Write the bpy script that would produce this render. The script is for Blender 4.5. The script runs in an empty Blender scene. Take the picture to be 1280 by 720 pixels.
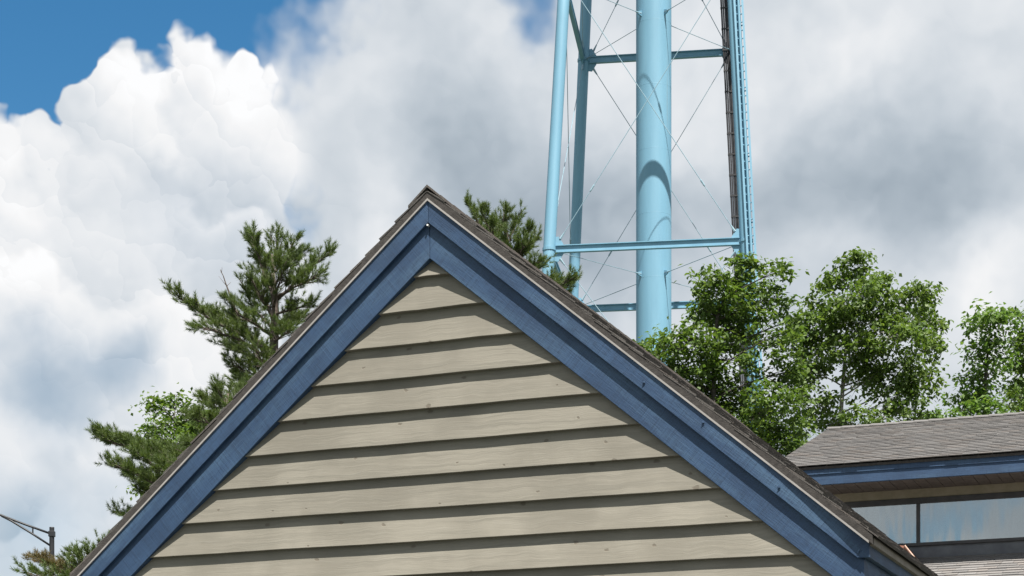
import bpy, math, random
import numpy as np
from mathutils import Vector, Matrix

random.seed(7)
rng = np.random.default_rng(11)
R = math.radians
scene = bpy.context.scene
col = scene.collection

# ------------------------------------------------------------------ camera
F, HZ, EYE = 2240.0, 1000.0, 1.6          # focal length and horizon row (photo pixels), eye height
cd = bpy.data.cameras.new('camera')
cam = bpy.data.objects.new('camera', cd)
col.objects.link(cam)
cam.location = (0, 0, EYE)
cam.rotation_euler = (R(90), 0, 0)
cd.sensor_width = 36
cd.lens = 36 * F / 1280
cd.shift_y = (HZ - 360) / 1280
cd.clip_start = .1
cd.clip_end = 5000
scene.camera = cam

# ------------------------------------------------------------------ light, exposure
SUN_AZ, SUN_EL = 19.0, 62.0               # degrees right of straight behind the camera, elevation
EXPO = 1.02
to_sun = Vector((math.sin(R(SUN_AZ)) * math.cos(R(SUN_EL)), -math.cos(R(SUN_AZ)) * math.cos(R(SUN_EL)), math.sin(R(SUN_EL))))
sd = bpy.data.lights.new('sun', 'SUN')
sd.energy = 5.0
sd.angle = R(.5)
sd.color = (1, .955, .88)
sun = bpy.data.objects.new('sun', sd)
col.objects.link(sun)
sun.rotation_euler = to_sun.to_track_quat('Z', 'Y').to_euler()
vs = scene.view_settings
vs.view_transform = 'Standard'
vs.look = 'None'
vs.gamma = 1
vs.use_curve_mapping = False
vs.exposure = EXPO
scene.render.engine = 'CYCLES'
scene.cycles.max_bounces = 6
scene.cycles.transparent_max_bounces = 8


def at(x, y, Y):
    """the place at depth Y that photo pixel (x, y) looks at"""
    return Vector(((x - 640) / F * Y, Y, EYE + (HZ - y) / F * Y))


class NT:
    """small helper to write node trees"""
    def __init__(s, tree):
        s.t = tree
        s.n = tree.nodes
        s.l = tree.links

    def node(s, typ, **kw):
        nd = s.n.new(typ)
        for k, v in kw.items():
            setattr(nd, k, v)
        return nd

    def put(s, sock, v):
        if isinstance(v, bpy.types.NodeSocket):
            s.l.new(v, sock)
        elif v is not None:
            sock.default_value = v

    def m(s, op, a, b=None, c=None, clamp=False):
        nd = s.node('ShaderNodeMath', operation=op, use_clamp=clamp)
        for i, v in enumerate((a, b, c)):
            s.put(nd.inputs[i], v)
        return nd.outputs[0]

    def v(s, op, a, b=None, scale=None):
        nd = s.node('ShaderNodeVectorMath', operation=op)
        s.put(nd.inputs[0], a)
        if b is not None:
            s.put(nd.inputs[1], b)
        if scale is not None:
            s.put(nd.inputs['Scale'], scale)
        return nd.outputs['Value'] if op in ('DISTANCE', 'DOT_PRODUCT', 'LENGTH') else nd.outputs['Vector']

    def noise(s, vec, scale, detail=2.0, rough=.5, dist=0.0, out='Fac'):
        nd = s.node('ShaderNodeTexNoise')
        s.put(nd.inputs['Vector'], vec)
        nd.inputs['Scale'].default_value = scale
        nd.inputs['Detail'].default_value = detail
        nd.inputs['Roughness'].default_value = rough
        nd.inputs['Distortion'].default_value = dist
        return nd.outputs[out]

    def voro(s, vec, scale, detail=0.0, rough=.5, feature='F1', smooth=.4, out='Distance', rand=1.0):
        nd = s.node('ShaderNodeTexVoronoi', feature=feature)
        s.put(nd.inputs['Vector'], vec)
        nd.inputs['Scale'].default_value = scale
        nd.inputs['Detail'].default_value = detail
        nd.inputs['Roughness'].default_value = rough
        nd.inputs['Randomness'].default_value = rand
        if feature == 'SMOOTH_F1':
            nd.inputs['Smoothness'].default_value = smooth
        return nd.outputs[out]

    def ramp(s, fac, lo, hi, a=0.0, b=1.0, smooth=True):
        nd = s.node('ShaderNodeMapRange', interpolation_type='SMOOTHSTEP' if smooth else 'LINEAR')
        s.put(nd.inputs[0], fac)
        for i, v in enumerate((lo, hi, a, b)):
            s.put(nd.inputs[1 + i], v)
        return nd.outputs[0]

    def mix(s, fac, a, b, mode='MIX'):
        nd = s.node('ShaderNodeMix', data_type='RGBA', blend_type=mode)
        s.put(nd.inputs[0], fac)
        for i, v in ((6, a), (7, b)):
            if isinstance(v, (tuple, list)) and len(v) == 3:
                v = (*v, 1)
            s.put(nd.inputs[i], v)
        return nd.outputs[2]

    def mapping(s, vec, rot=(0, 0, 0), scale=(1, 1, 1), loc=(0, 0, 0)):
        nd = s.node('ShaderNodeMapping')
        s.put(nd.inputs[0], vec)
        nd.inputs['Location'].default_value = loc
        nd.inputs['Rotation'].default_value = rot
        nd.inputs['Scale'].default_value = scale
        return nd.outputs[0]

    def bump(s, h, dist=.01, strength=1.0):
        nd = s.node('ShaderNodeBump')
        s.put(nd.inputs['Height'], h)
        nd.inputs['Distance'].default_value = dist
        nd.inputs['Strength'].default_value = strength
        return nd.outputs[0]


# ------------------------------------------------------------------ sky: blue air with cumulus
world = bpy.data.worlds.new('World')
scene.world = world
world.use_nodes = True
wt = NT(world.node_tree)
wt.n.clear()
K = 2 ** EXPO


def sky_dir(x, y):
    return tuple(Vector(((x - 640) / F, 1, (HZ - y) / F)).normalized())


def build_sky(g):
    tc = g.node('ShaderNodeTexCoord')
    p = g.v('NORMALIZE', tc.outputs['Generated'])
    nishita = g.node('ShaderNodeTexSky', sky_type='NISHITA')
    nishita.sun_disc = False
    nishita.sun_elevation = R(SUN_EL)
    nishita.sun_rotation = math.atan2(to_sun.x, to_sun.y)
    nishita.air_density = 1.0
    nishita.dust_density = .3
    nishita.ozone_density = 2.5
    hs = g.node('ShaderNodeHueSaturation')
    g.put(hs.inputs['Color'], nishita.outputs[0])
    hs.inputs['Saturation'].default_value = 1.32
    hs.inputs['Hue'].default_value = .491
    blue = g.node('ShaderNodeBackground')
    g.put(blue.inputs[0], hs.outputs[0])
    blue.inputs[1].default_value = .062

    # warped direction: gives every cloud edge its ragged, billowing outline
    w1 = g.v('SUBTRACT', g.noise(p, 9, 1, .5, out='Color'), (.5, .5, .5))
    w2 = g.v('SUBTRACT', g.noise(p, 42, 2.5, .6, out='Color'), (.5, .5, .5))
    p1 = g.v('ADD', p, g.v('SCALE', w1, scale=.024))
    p1 = g.v('ADD', p1, g.v('SCALE', w2, scale=.010))
    psoft = g.v('ADD', p, g.v('SCALE', w1, scale=.09))
    psoft = g.v('ADD', psoft, g.v('SCALE', w2, scale=.03))

    def union(q, blobs, k):
        s = None
        for x, y, r in blobs:
            d = g.m('SUBTRACT', r / F / 1.12, g.v('DISTANCE', q, sky_dir(x, y)))
            if s is None:
                s = d
            else:
                s = g.m('SMOOTH_MAX', s, d, k)
        return s

    def gauss(q, blobs):
        s = None
        for x, y, r, a in blobs:
            d = g.v('DISTANCE', q, sky_dir(x, y))
            e = g.ramp(d, 0.0, r / F / 1.12, a, 0.0)
            s = e if s is None else g.m('ADD', s, e)
        return s

    front_blobs = [(-40, 230, 90), (4, 178, 46), (195, 112, 42), (266, 112, 40), (45, 172, 44), (105, 135, 40), (150, 98, 46), (236, 88, 45), (300, 104, 44),
                   (347, 102, 36), (110, 300, 150), (250, 230, 130), (345, 190, 78), (425, 190, 42), (-80, 420, 200),
                   (60, 420, 170), (220, 380, 170), (360, 340, 100), (400, 270, 60), (180, 560, 130), (-40, 620, 110)]
    back_blobs = [(520, 110, 140), (400, 190, 110), (425, 130, 50), (370, 270, 90), (500, 10, 70), (560, 0, 90), (640, 220, 210), (800, 120, 190), (1000, 150, 260),
                  (1250, 200, 300), (500, 320, 210), (800, 420, 300), (1150, 480, 300), (300, 600, 260), (0, 600, 240),
                  (620, 620, 360), (760, -60, 110), (900, -60, 140)]

    # cauliflower heads: two sizes of rounded cell, lit from above right behind the viewer
    lgt = tuple((Vector((.55, 0, .84)).normalized()))

    def heads(q, scale, smooth=0):
        nd = g.node('ShaderNodeTexVoronoi', feature='SMOOTH_F1' if smooth else 'F1')
        if smooth:
            nd.inputs['Smoothness'].default_value = smooth
        g.put(nd.inputs['Vector'], q)
        nd.inputs['Scale'].default_value = scale
        nd.inputs['Detail'].default_value = 0
        rel = g.v('DOT_PRODUCT', g.v('SCALE', g.v('SUBTRACT', q, nd.outputs['Position']), scale=scale), lgt)
        return nd.outputs['Distance'], rel

    p2 = g.v('ADD', p1, g.v('SCALE', w2, scale=.022))
    d1, r1 = heads(p2, 19, .30)
    d2, r2 = heads(p2, 52)
    sf = union(p1, front_blobs, .010)
    bil = g.m('ADD', g.m('MULTIPLY', d1, -.020), g.m('MULTIPLY', d2, -.010))
    sf = g.m('ADD', g.m('ADD', sf, bil), .0130)
    relief = g.m('ADD', g.m('MULTIPLY', r1, .62), g.m('MULTIPLY', r2, .17))
    swell = g.m('SUBTRACT', g.noise(p1, 12, 3, .55), .5)
    relief = g.m('ADD', relief, g.m('MULTIPLY', swell, 1.5))
    sx = g.node('ShaderNodeSeparateXYZ')
    g.put(sx.inputs[0], p)
    # firm heads in places, torn and wispy margins in others; it melts into the grey deck on its right
    n_edge = g.noise(p, 13, 2, .5)
    wid = g.m('ADD', g.ramp(n_edge, .45, .68, .0025, .016), g.ramp(sx.outputs[0], sky_dir(330, 150)[0], sky_dir(420, 150)[0], 0.0, .050))
    front = g.ramp(sf, -.0008, wid)

    n_soft = g.noise(psoft, 6.5, 4, .56)
    n_big = g.noise(p, 2.6, 3, .55)
    sb = union(psoft, back_blobs, .03)
    # beyond the view the same broken cumulus cover carries on round the sky
    away = g.m('MULTIPLY', g.m('SUBTRACT', n_big, .40), .6)
    keep = g.ramp(g.v('DISTANCE', p, sky_dir(150, -40)), .09, .34, -.35, 0.0)
    sb = g.m('MAXIMUM', sb, g.m('ADD', away, keep))
    back = g.ramp(g.m('ADD', sb, g.m('MULTIPLY', g.m('SUBTRACT', g.noise(p1, 22, 3, .6), .5), .06)), -.008, .02)
    cover = g.m('MAXIMUM', front, back)

    # brightness of the two layers
    crisp = g.m('MULTIPLY', g.ramp(sx.outputs[2], .19, .36, .45, 1.0), g.ramp(n_edge, .38, .62, 1.15, .55))
    v_front = g.m('ADD', .88, g.m('MULTIPLY', g.m('MULTIPLY', relief, .38), crisp))
    v_front = g.m('ADD', v_front, g.m('MULTIPLY', g.m('SUBTRACT', n_soft, .5), .22))
    fade = gauss(psoft, [(250, 250, 140, .10), (30, 490, 130, .42),
                         (125, 475, 80, .30), (150, 625, 100, .28), (20, 690, 150, .46), (330, 330, 120, .08), (215, 215, 60, .07)])
    v_front = g.m('SUBTRACT', v_front, g.m('MULTIPLY', fade, .72))
    cover = g.m('SUBTRACT', cover, g.m('MULTIPLY', fade, .45), clamp=True)
    v_front = g.m('MINIMUM', g.m('MAXIMUM', v_front, .34), 1.02)
    dark = gauss(psoft, [(600, 210, 200, .20), (760, 300, 190, .22), (1085, 275, 220, .20), (1010, 290, 150, .06),
                         (900, 240, 180, .08), (500, 200, 110, .08)])
    lit = gauss(psoft, [(1180, 70, 240, .16), (1060, 95, 130, .12), (440, 290, 120, .22), (470, 120, 150, .06), (870, 130, 120, .10), (1260, 360, 150, .22), (1060, 360, 120, .12),
                        (700, 60, 100, .10), (1240, 130, 90, .05), (600, 20, 110, .08), (780, 420, 120, .10)])
    v_back = g.m('ADD', .71, g.m('MULTIPLY', g.m('SUBTRACT', n_soft, .5), .62))
    v_back = g.m('ADD', v_back, g.m('MULTIPLY', g.m('SUBTRACT', g.noise(p1, 17, 3, .6), .5), .32))
    v_back = g.m('SUBTRACT', g.m('ADD', v_back, lit), dark)
    v_back = g.m('ADD', v_back, g.m('MULTIPLY', relief, .05))
    v_back = g.m('MINIMUM', g.m('MAXIMUM', v_back, .30), .95)
    val = g.mix(front, v_back, v_front)
    tint = g.mix(g.ramp(val, .40, .95, smooth=False), (.78, .94, 1.10), (.985, .99, 1.0))
    c = g.mix(1.0, tint, val, 'MULTIPLY')
    cloud = g.node('ShaderNodeBackground')
    g.put(cloud.inputs[0], c)
    cloud.inputs[1].default_value = .98 / K
    ms = g.node('ShaderNodeMixShader')
    g.put(ms.inputs[0], cover)
    g.l.new(blue.outputs[0], ms.inputs[1])
    g.l.new(cloud.outputs[0], ms.inputs[2])
    out = g.node('ShaderNodeOutputWorld')
    g.l.new(ms.outputs[0], out.inputs[0])


build_sky(wt)
world.cycles.sampling_method = 'MANUAL'
world.cycles.sample_map_resolution = 512


# ------------------------------------------------------------------ materials
def new_mat(name):
    m = bpy.data.materials.new(name)
    m.use_nodes = True
    t = NT(m.node_tree)
    b = m.node_tree.nodes['Principled BSDF']
    return m, t, b


def obj_coord(t):
    return t.node('ShaderNodeTexCoord').outputs['Object']


def rnd_obj(t):
    return t.node('ShaderNodeObjectInfo').outputs['Random']


def mat_siding():
    m, t, b = new_mat('siding_stain')
    c = obj_coord(t)
    r = rnd_obj(t)
    off = t.node('ShaderNodeCombineXYZ')
    t.put(off.inputs[0], t.m('MULTIPLY', r, 37.0))
    t.put(off.inputs[1], t.m('MULTIPLY', r, 11.0))
    q = t.v('ADD', c, off.outputs[0])
    # knots bend the grain
    sp = t.node('ShaderNodeSeparateXYZ')
    t.put(sp.inputs[0], t.v('ADD', q, t.v('SCALE', t.v('SUBTRACT', t.noise(q, 22, 2, .6, out='Color'), (.5, .5, .5)), scale=.035)))
    cb_ = t.node('ShaderNodeCombineXYZ')
    t.put(cb_.inputs[0], sp.outputs[0])
    t.put(cb_.inputs[1], t.m('MULTIPLY', sp.outputs[2], 1.5))
    vn = t.node('ShaderNodeTexVoronoi', voronoi_dimensions='2D')
    t.put(vn.inputs['Vector'], cb_.outputs[0])
    vn.inputs['Scale'].default_value = 3.1
    kd = vn.outputs['Distance']
    pick = t.node('ShaderNodeSeparateColor')
    t.put(pick.inputs[0], vn.outputs['Color'])
    big = t.ramp(pick.outputs[1], 0, 1, .025, .085, smooth=False)     # knots of every size, some cells have none
    some = t.ramp(pick.outputs[0], .38, .42)
    knot = t.m('MULTIPLY', t.ramp(t.m('DIVIDE', kd, big), .5, 1.0, 1, 0), some)
    halo = t.m('MULTIPLY', t.ramp(kd, .02, .16, 1, 0), some)
    gq = t.v('ADD', t.mapping(q, scale=(1.0, 1, 1)), t.v('SCALE', t.v('SUBTRACT', t.noise(q, 5, 2, .5, out='Color'), (.5, .5, .5)), scale=.06))
    grain = t.noise(t.mapping(gq, scale=(1.6, 1, 52)), 1.0, 4, .62)
    grain2 = t.noise(t.mapping(gq, scale=(5, 1, 190)), 1.0, 3, .6)
    ring = t.m('SINE', t.m('MULTIPLY', kd, 95))
    blot = t.noise(q, 2.2, 4, .55)
    base = t.mix(t.ramp(blot, .3, .7), (.170, .156, .127), (.224, .207, .171))
    base = t.mix(t.m('MULTIPLY', t.ramp(grain, .42, .70), .7), base, (.158, .147, .120))
    base = t.mix(t.m('MULTIPLY', t.ramp(grain2, .5, .75), .25), base, (.268, .256, .222))
    base = t.mix(t.m('MULTIPLY', t.m('MULTIPLY', halo, t.ramp(ring, 0, 1)), .28), base, (.17, .155, .122))
    base = t.mix(t.m('MULTIPLY', knot, .75), base, (.105, .088, .066))
    tone = t.ramp(r, 0, 1, .92, 1.05, smooth=False)
    base = t.mix(1.0, base, tone, 'MULTIPLY')
    t.put(b.inputs['Base Color'], base)
    b.inputs['Roughness'].default_value = .8
    h = t.m('ADD', t.m('MULTIPLY', grain, .6), t.m('MULTIPLY', grain2, .4))
    h = t.m('ADD', h, t.m('MULTIPLY', knot, -.5))
    t.put(b.inputs['Normal'], t.bump(h, .004, .55))
    return m


def mat_trim(name, ang):
    m, t, b = new_mat(name)
    c = obj_coord(t)
    q = t.mapping(c, rot=(0, ang, 0))
    saw = t.noise(t.mapping(q, scale=(150, 6, 4)), 1.0, 3, .65)      # saw marks across the board
    saw = t.m('ADD', t.m('MULTIPLY', saw, .55), t.m('MULTIPLY', t.noise(t.mapping(q, scale=(12, 6, 120)), 1, 3, .6), .45))
    blot = t.noise(q, 3.5, 5, .6)
    fade = t.noise(t.mapping(q, scale=(1.2, 1, 9)), 1, 4, .6)
    base = t.mix(t.ramp(blot, .3, .7), (.016, .042, .094), (.026, .063, .133))
    base = t.mix(t.m('MULTIPLY', t.ramp(fade, .45, .75), .65), base, (.062, .120, .196))
    base = t.mix(t.m('MULTIPLY', t.ramp(saw, .47, .62), .7), base, (.012, .030, .066))
    wear = t.m('MULTIPLY', t.ramp(t.noise(q, 60, 3, .6), .68, .74), .5)
    base = t.mix(wear, base, (.03, .05, .09))
    t.put(b.inputs['Base Color'], base)
    b.inputs['Roughness'].default_value = .62
    t.put(b.inputs['Normal'], t.bump(saw, .006, .6))
    return m


def mat_shingle(name, dark, light, warm):
    m, t, b = new_mat(name)
    c = obj_coord(t)
    isl = t.node('ShaderNodeNewGeometry').outputs['Random Per Island']
    base = t.mix(isl, dark, light)
    second = t.m('FRACT', t.m('MULTIPLY', isl, 7.31))
    base = t.mix(t.m('MULTIPLY', t.ramp(second, .55, 1.0), .6), base, warm)
    patch = t.noise(c, 1.1, 3, .5)
    base = t.mix(t.m('MULTIPLY', t.ramp(patch, .4, .75), .4), base, dark)
    grit = t.noise(c, 260, 2, .7)
    base = t.mix(t.m('MULTIPLY', t.ramp(grit, .5, .72), .6), base, (.30, .28, .26))
    base = t.mix(t.m('MULTIPLY', t.ramp(grit, .5, .28), .5), base, (.03, .028, .027))
    t.put(b.inputs['Base Color'], base)
    b.inputs['Roughness'].default_value = .93
    t.put(b.inputs['Normal'], t.bump(grit, .004, .6))
    return m


def mat_plain(name, c0, c1, rough=.6, scale=6.0, metal=0.0, bumpd=0.0, bscale=60):
    m, t, b = new_mat(name)
    c = obj_coord(t)
    t.put(b.inputs['Base Color'], t.mix(t.ramp(t.noise(c, scale, 4, .6), .3, .7), c0, c1))
    b.inputs['Roughness'].default_value = rough
    b.inputs['Metallic'].default_value = metal
    if bumpd:
        t.put(b.inputs['Normal'], t.bump(t.noise(c, bscale, 3, .6), bumpd, .6))
    return m


def mat_tower():
    m, t, b = new_mat('tower_paint')
    c = obj_coord(t)
    n = t.noise(t.mapping(c, scale=(1, 1, .12)), 2.2, 5, .6)          # faint runs down the steel
    base = t.mix(t.ramp(n, .3, .72), (.138, .296, .408), (.160, .332, .448))
    fleck = t.ramp(t.noise(c, 7, 5, .7), .66, .74)
    base = t.mix(t.m('MULTIPLY', fleck, .25), base, (.10, .25, .33))
    run = t.ramp(t.noise(t.mapping(c, scale=(3.2, 3.2, .05)), 2.0, 3, .6), .60, .74)
    base = t.mix(t.m('MULTIPLY', t.m('MULTIPLY', run, t.ramp(n, .35, .6)), .28), base, (.17, .20, .20))
    t.put(b.inputs['Base Color'], base)
    b.inputs['Roughness'].default_value = .55
    return m


def mat_leaf(name, a, bcol, cc, trans=.4):
    m = bpy.data.materials.new(name)
    m.use_nodes = True
    t = NT(m.node_tree)
    t.n.clear()
    isl = t.node('ShaderNodeNewGeometry').outputs['Random Per Island']
    c = obj_coord(t)
    base = t.mix(isl, a, bcol)
    second = t.m('FRACT', t.m('MULTIPLY', isl, 9.17))
    base = t.mix(t.m('MULTIPLY', t.ramp(second, .5, 1), .7), base, cc)
    base = t.mix(t.m('MULTIPLY', t.ramp(t.noise(c, 1.3, 2, .5), .4, .7), .35), base, a)
    pb = t.node('ShaderNodeBsdfPrincipled')
    t.put(pb.inputs['Base Color'], base)
    pb.inputs['Roughness'].default_value = .55
    tr = t.node('ShaderNodeBsdfTranslucent')
    t.put(tr.inputs['Color'], t.mix(1.0, base, (1.5, 1.55, .7), 'MULTIPLY'))
    ms = t.node('ShaderNodeMixShader')
    ms.inputs[0].default_value = trans
    t.l.new(pb.outputs[0], ms.inputs[1])
    t.l.new(tr.outputs[0], ms.inputs[2])
    out = t.node('ShaderNodeOutputMaterial')
    t.l.new(ms.outputs[0], out.inputs[0])
    return m


def mat_glass():
    m = bpy.data.materials.new('window_glass')
    m.use_nodes = True
    t = NT(m.node_tree)
    t.n.clear()
    c = obj_coord(t)
    wav = t.noise(t.mapping(c, scale=(2.4, 1, .5)), 1.6, 2, .5)
    gl = t.node('ShaderNodeBsdfGlossy')
    gl.inputs['Color'].default_value = (.82, .84, .83, 1)
    gl.inputs['Roughness'].default_value = .03
    t.put(gl.inputs['Normal'], t.bump(wav, .03, .09))
    tp = t.node('ShaderNodeBsdfTransparent')
    tp.inputs['Color'].default_value = (.62, .70, .72, 1)
    ms = t.node('ShaderNodeMixShader')
    ms.inputs[0].default_value = .40
    t.l.new(tp.outputs[0], ms.inputs[1])
    t.l.new(gl.outputs[0], ms.inputs[2])
    out = t.node('ShaderNodeOutputMaterial')
    t.l.new(ms.outputs[0], out.inputs[0])
    return m


M = {}
M['siding'] = mat_siding()
PITCH = math.atan(.842)
M['trim_l'] = mat_trim('blue_trim_rising', PITCH)
M['trim_r'] = mat_trim('blue_trim_falling', -PITCH)
M['trim_h'] = mat_trim('blue_trim_level', 0)
M['shingle'] = mat_shingle('porch_shingle', (.040, .036, .034), (.080, .073, .068), (.088, .070, .060))
M['shingle2'] = mat_shingle('main_shingle', (.140, .135, .134), (.215, .206, .202), (.195, .172, .158))
M['shingle_up'] = mat_shingle('upper_shingle', (.090, .086, .085), (.148, .142, .139), (.140, .118, .104))
M['drip'] = mat_plain('drip_metal', (.26, .245, .23), (.33, .31, .295), .5, 9)
M['roof_edge'] = mat_plain('shingle_edge', (.030, .026, .024), (.052, .046, .042), .9, 30, 0, .004, 90)
M['eave_metal'] = mat_plain('eave_metal', (.15, .125, .10), (.21, .18, .15), .6, 12)
M['deck'] = mat_plain('deck_board', (.12, .10, .08), (.17, .14, .11), .9, 8)
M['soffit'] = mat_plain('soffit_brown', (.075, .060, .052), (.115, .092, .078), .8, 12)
M['frieze'] = mat_plain('frieze_tan', (.22, .19, .135), (.27, .235, .175), .8, 8)
M['dark_frame'] = mat_plain('bronze_frame', (.035, .033, .034), (.055, .05, .05), .45, 8)
M['skirt'] = mat_plain('grey_flashing', (.10, .105, .12), (.15, .155, .17), .6, 5)
M['copper'] = mat_plain('rust_flashing', (.22, .085, .055), (.33, .15, .10), .65, 14)
M['copper_edge'] = mat_plain('rust_flashing_edge', (.42, .27, .20), (.5, .33, .26), .6, 14)
M['glass'] = mat_glass()
M['blind'] = mat_plain('blind_cloth', (.50, .52, .52), (.62, .63, .62), .9, 2)
M['tower'] = mat_tower()
M['cable'] = mat_plain('black_cable', (.018, .018, .022), (.036, .036, .040), .5, 4)
M['strap'] = mat_plain('steel_strap', (.02, .02, .022), (.035, .035, .038), .5, 4)
M['rod'] = mat_plain('galvanised_rod', (.17, .27, .33), (.24, .35, .41), .45, 4)
M['pole'] = mat_plain('bronze_pole', (.010, .011, .014), (.018, .019, .022), .5, 3)
M['lamp'] = mat_plain('lamp_lens', (.5, .5, .48), (.6, .6, .58), .3, 3)
M['bark'] = mat_plain('grey_bark', (.030, .026, .022), (.075, .065, .055), .95, 14, 0, .02, 25)
M['pine_bark'] = mat_plain('pine_bark', (.055, .042, .034), (.12, .095, .08), .95, 14, 0, .02, 25)
M['birch_bark'] = mat_plain('birch_bark', (.20, .19, .17), (.42, .40, .37), .85, 9, 0, .01, 18)
M['leaf'] = mat_leaf('leaf_green', (.056, .104, .022), (.104, .168, .038), (.160, .218, .060))
M['leaf_fresh'] = mat_leaf('leaf_fresh_green', (.064, .128, .024), (.108, .188, .042), (.175, .245, .070))
M['leaf_birch'] = mat_leaf('leaf_birch_green', (.060, .108, .022), (.110, .174, .039), (.164, .222, .060))
M['needle'] = mat_leaf('needle_green', (.058, .096, .024), (.100, .142, .040), (.152, .184, .060), .3)
M['needle_dry'] = mat_leaf('needle_dry', (.10, .095, .035), (.16, .12, .05), (.22, .13, .06), .25)
M['clip'] = mat_plain('clip_plastic', (.025, .055, .11), (.04, .08, .15), .5, 30)
M['screw'] = mat_plain('screw_white', (.75, .75, .74), (.82, .82, .8), .4, 30)


def mat_ground():
    m, t, b = new_mat('ground_mix')
    c = obj_coord(t)
    n = t.noise(c, .05, 4, .6)
    fine = t.noise(c, 3, 4, .7)
    grass = t.mix(fine, (.035, .06, .018), (.07, .095, .03))
    pav = t.mix(fine, (.05, .05, .05), (.10, .098, .094))
    t.put(b.inputs['Base Color'], t.mix(t.ramp(n, .46, .54), pav, grass))
    b.inputs['Roughness'].default_value = .95
    return m


M['ground'] = mat_ground()


# ------------------------------------------------------------------ mesh helpers
class MB:
    """collects faces; build() links them as one mesh object"""
    def __init__(s):
        s.v = []
        s.f = []

    def add(s, verts, faces):
        o = len(s.v)
        s.v.extend(tuple(p) for p in verts)
        s.f.extend(tuple(i + o for i in f) for f in faces)
        return s

    def box(s, x0, x1, y0, y1, z0, z1):
        vs_ = [(x, y, z) for x in (x0, x1) for y in (y0, y1) for z in (z0, z1)]
        return s.add(vs_, [(0, 1, 3, 2), (4, 6, 7, 5), (0, 4, 5, 1), (2, 3, 7, 6), (0, 2, 6, 4), (1, 5, 7, 3)])

    def prism(s, poly, y0, y1):
        """poly in x, z, extruded along y"""
        n = len(poly)
        vs_ = [(x, y0, z) for x, z in poly] + [(x, y1, z) for x, z in poly]
        fs = [tuple(range(n)), tuple(range(2 * n - 1, n - 1, -1))]
        fs += [(i, i + n, (i + 1) % n + n, (i + 1) % n) for i in range(n)]
        return s.add(vs_, fs)

    def hexa(s, pts):
        """8 corners: 4 of one face then the 4 opposite"""
        return s.add(pts, [(0, 1, 2, 3), (7, 6, 5, 4), (0, 4, 5, 1), (1, 5, 6, 2), (2, 6, 7, 3), (3, 7, 4, 0)])

    def tube(s, pts, rad, sides=8, caps=True):
        pts = [Vector(p) for p in pts]
        if not isinstance(rad, (list, tuple)):
            rad = [rad] * len(pts)
        o = len(s.v)
        ref = None
        for i, p in enumerate(pts):
            d = (pts[min(i + 1, len(pts) - 1)] - pts[max(i - 1, 0)]).normalized()
            if ref is None:
                ref = d.orthogonal().normalized()
            a = (ref - d * ref.dot(d)).normalized()
            ref = a
            b_ = d.cross(a)
            for k in range(sides):
                an = 2 * math.pi * k / sides
                s.v.append(tuple(p + (a * math.cos(an) + b_ * math.sin(an)) * rad[i]))
        for i in range(len(pts) - 1):
            for k in range(sides):
                k2 = (k + 1) % sides
                s.f.append((o + i * sides + k, o + i * sides + k2, o + (i + 1) * sides + k2, o + (i + 1) * sides + k))
        if caps:
            s.f.append(tuple(o + k for k in range(sides - 1, -1, -1)))
            e = o + (len(pts) - 1) * sides
            s.f.append(tuple(e + k for k in range(sides)))
        return s

    def lathe(s, prof, sides=32, c=(0, 0)):
        o = len(s.v)
        for r, z in prof:
            for k in range(sides):
                an = 2 * math.pi * k / sides
                s.v.append((c[0] + r * math.cos(an), c[1] + r * math.sin(an), z))
        for i in range(len(prof) - 1):
            for k in range(sides):
                k2 = (k + 1) % sides
                s.f.append((o + i * sides + k, o + i * sides + k2, o + (i + 1) * sides + k2, o + (i + 1) * sides + k))
        return s

    def build(s, name, mat, parent=None, smooth=False, bevel=0.0):
        me = bpy.data.meshes.new(name)
        me.from_pydata(s.v, [], s.f)
        me.materials.append(M[mat])
        if smooth:
            me.polygons.foreach_set('use_smooth', [True] * len(me.polygons))
        me.validate()
        me.update()
        o = bpy.data.objects.new(name, me)
        col.objects.link(o)
        if parent:
            o.parent = parent
        if bevel:
            bv = o.modifiers.new('soft_edge', 'BEVEL')
            bv.width = bevel
            bv.segments = 2
            bv.limit_method = 'ANGLE'
        return o


def tag(o, label=None, cat=None, group=None, kind=None):
    for k, v in (('label', label), ('category', cat), ('group', group), ('kind', kind)):
        if v:
            o[k] = v
    return o


def empty(name, loc, rz=0):
    o = bpy.data.objects.new(name, None)
    col.objects.link(o)
    o.location = loc
    o.rotation_euler = (0, 0, rz)
    return o


def np_mesh(name, verts, n_per, mat, parent, smooth=False):
    """one mesh from an (n * n_per, 3) vertex array, each n_per vertices one face"""
    nv = len(verts)
    nf = nv // n_per
    me = bpy.data.meshes.new(name)
    me.vertices.add(nv)
    me.vertices.foreach_set('co', np.ascontiguousarray(verts, dtype=np.float32).ravel())
    me.loops.add(nv)
    me.loops.foreach_set('vertex_index', np.arange(nv, dtype=np.int32))
    me.polygons.add(nf)
    me.polygons.foreach_set('loop_start', np.arange(0, nv, n_per, dtype=np.int32))
    me.polygons.foreach_set('loop_total', np.full(nf, n_per, dtype=np.int32))
    me.materials.append(M[mat])
    me.update(calc_edges=True)
    o = bpy.data.objects.new(name, me)
    col.objects.link(o)
    o.parent = parent
    return o


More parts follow.
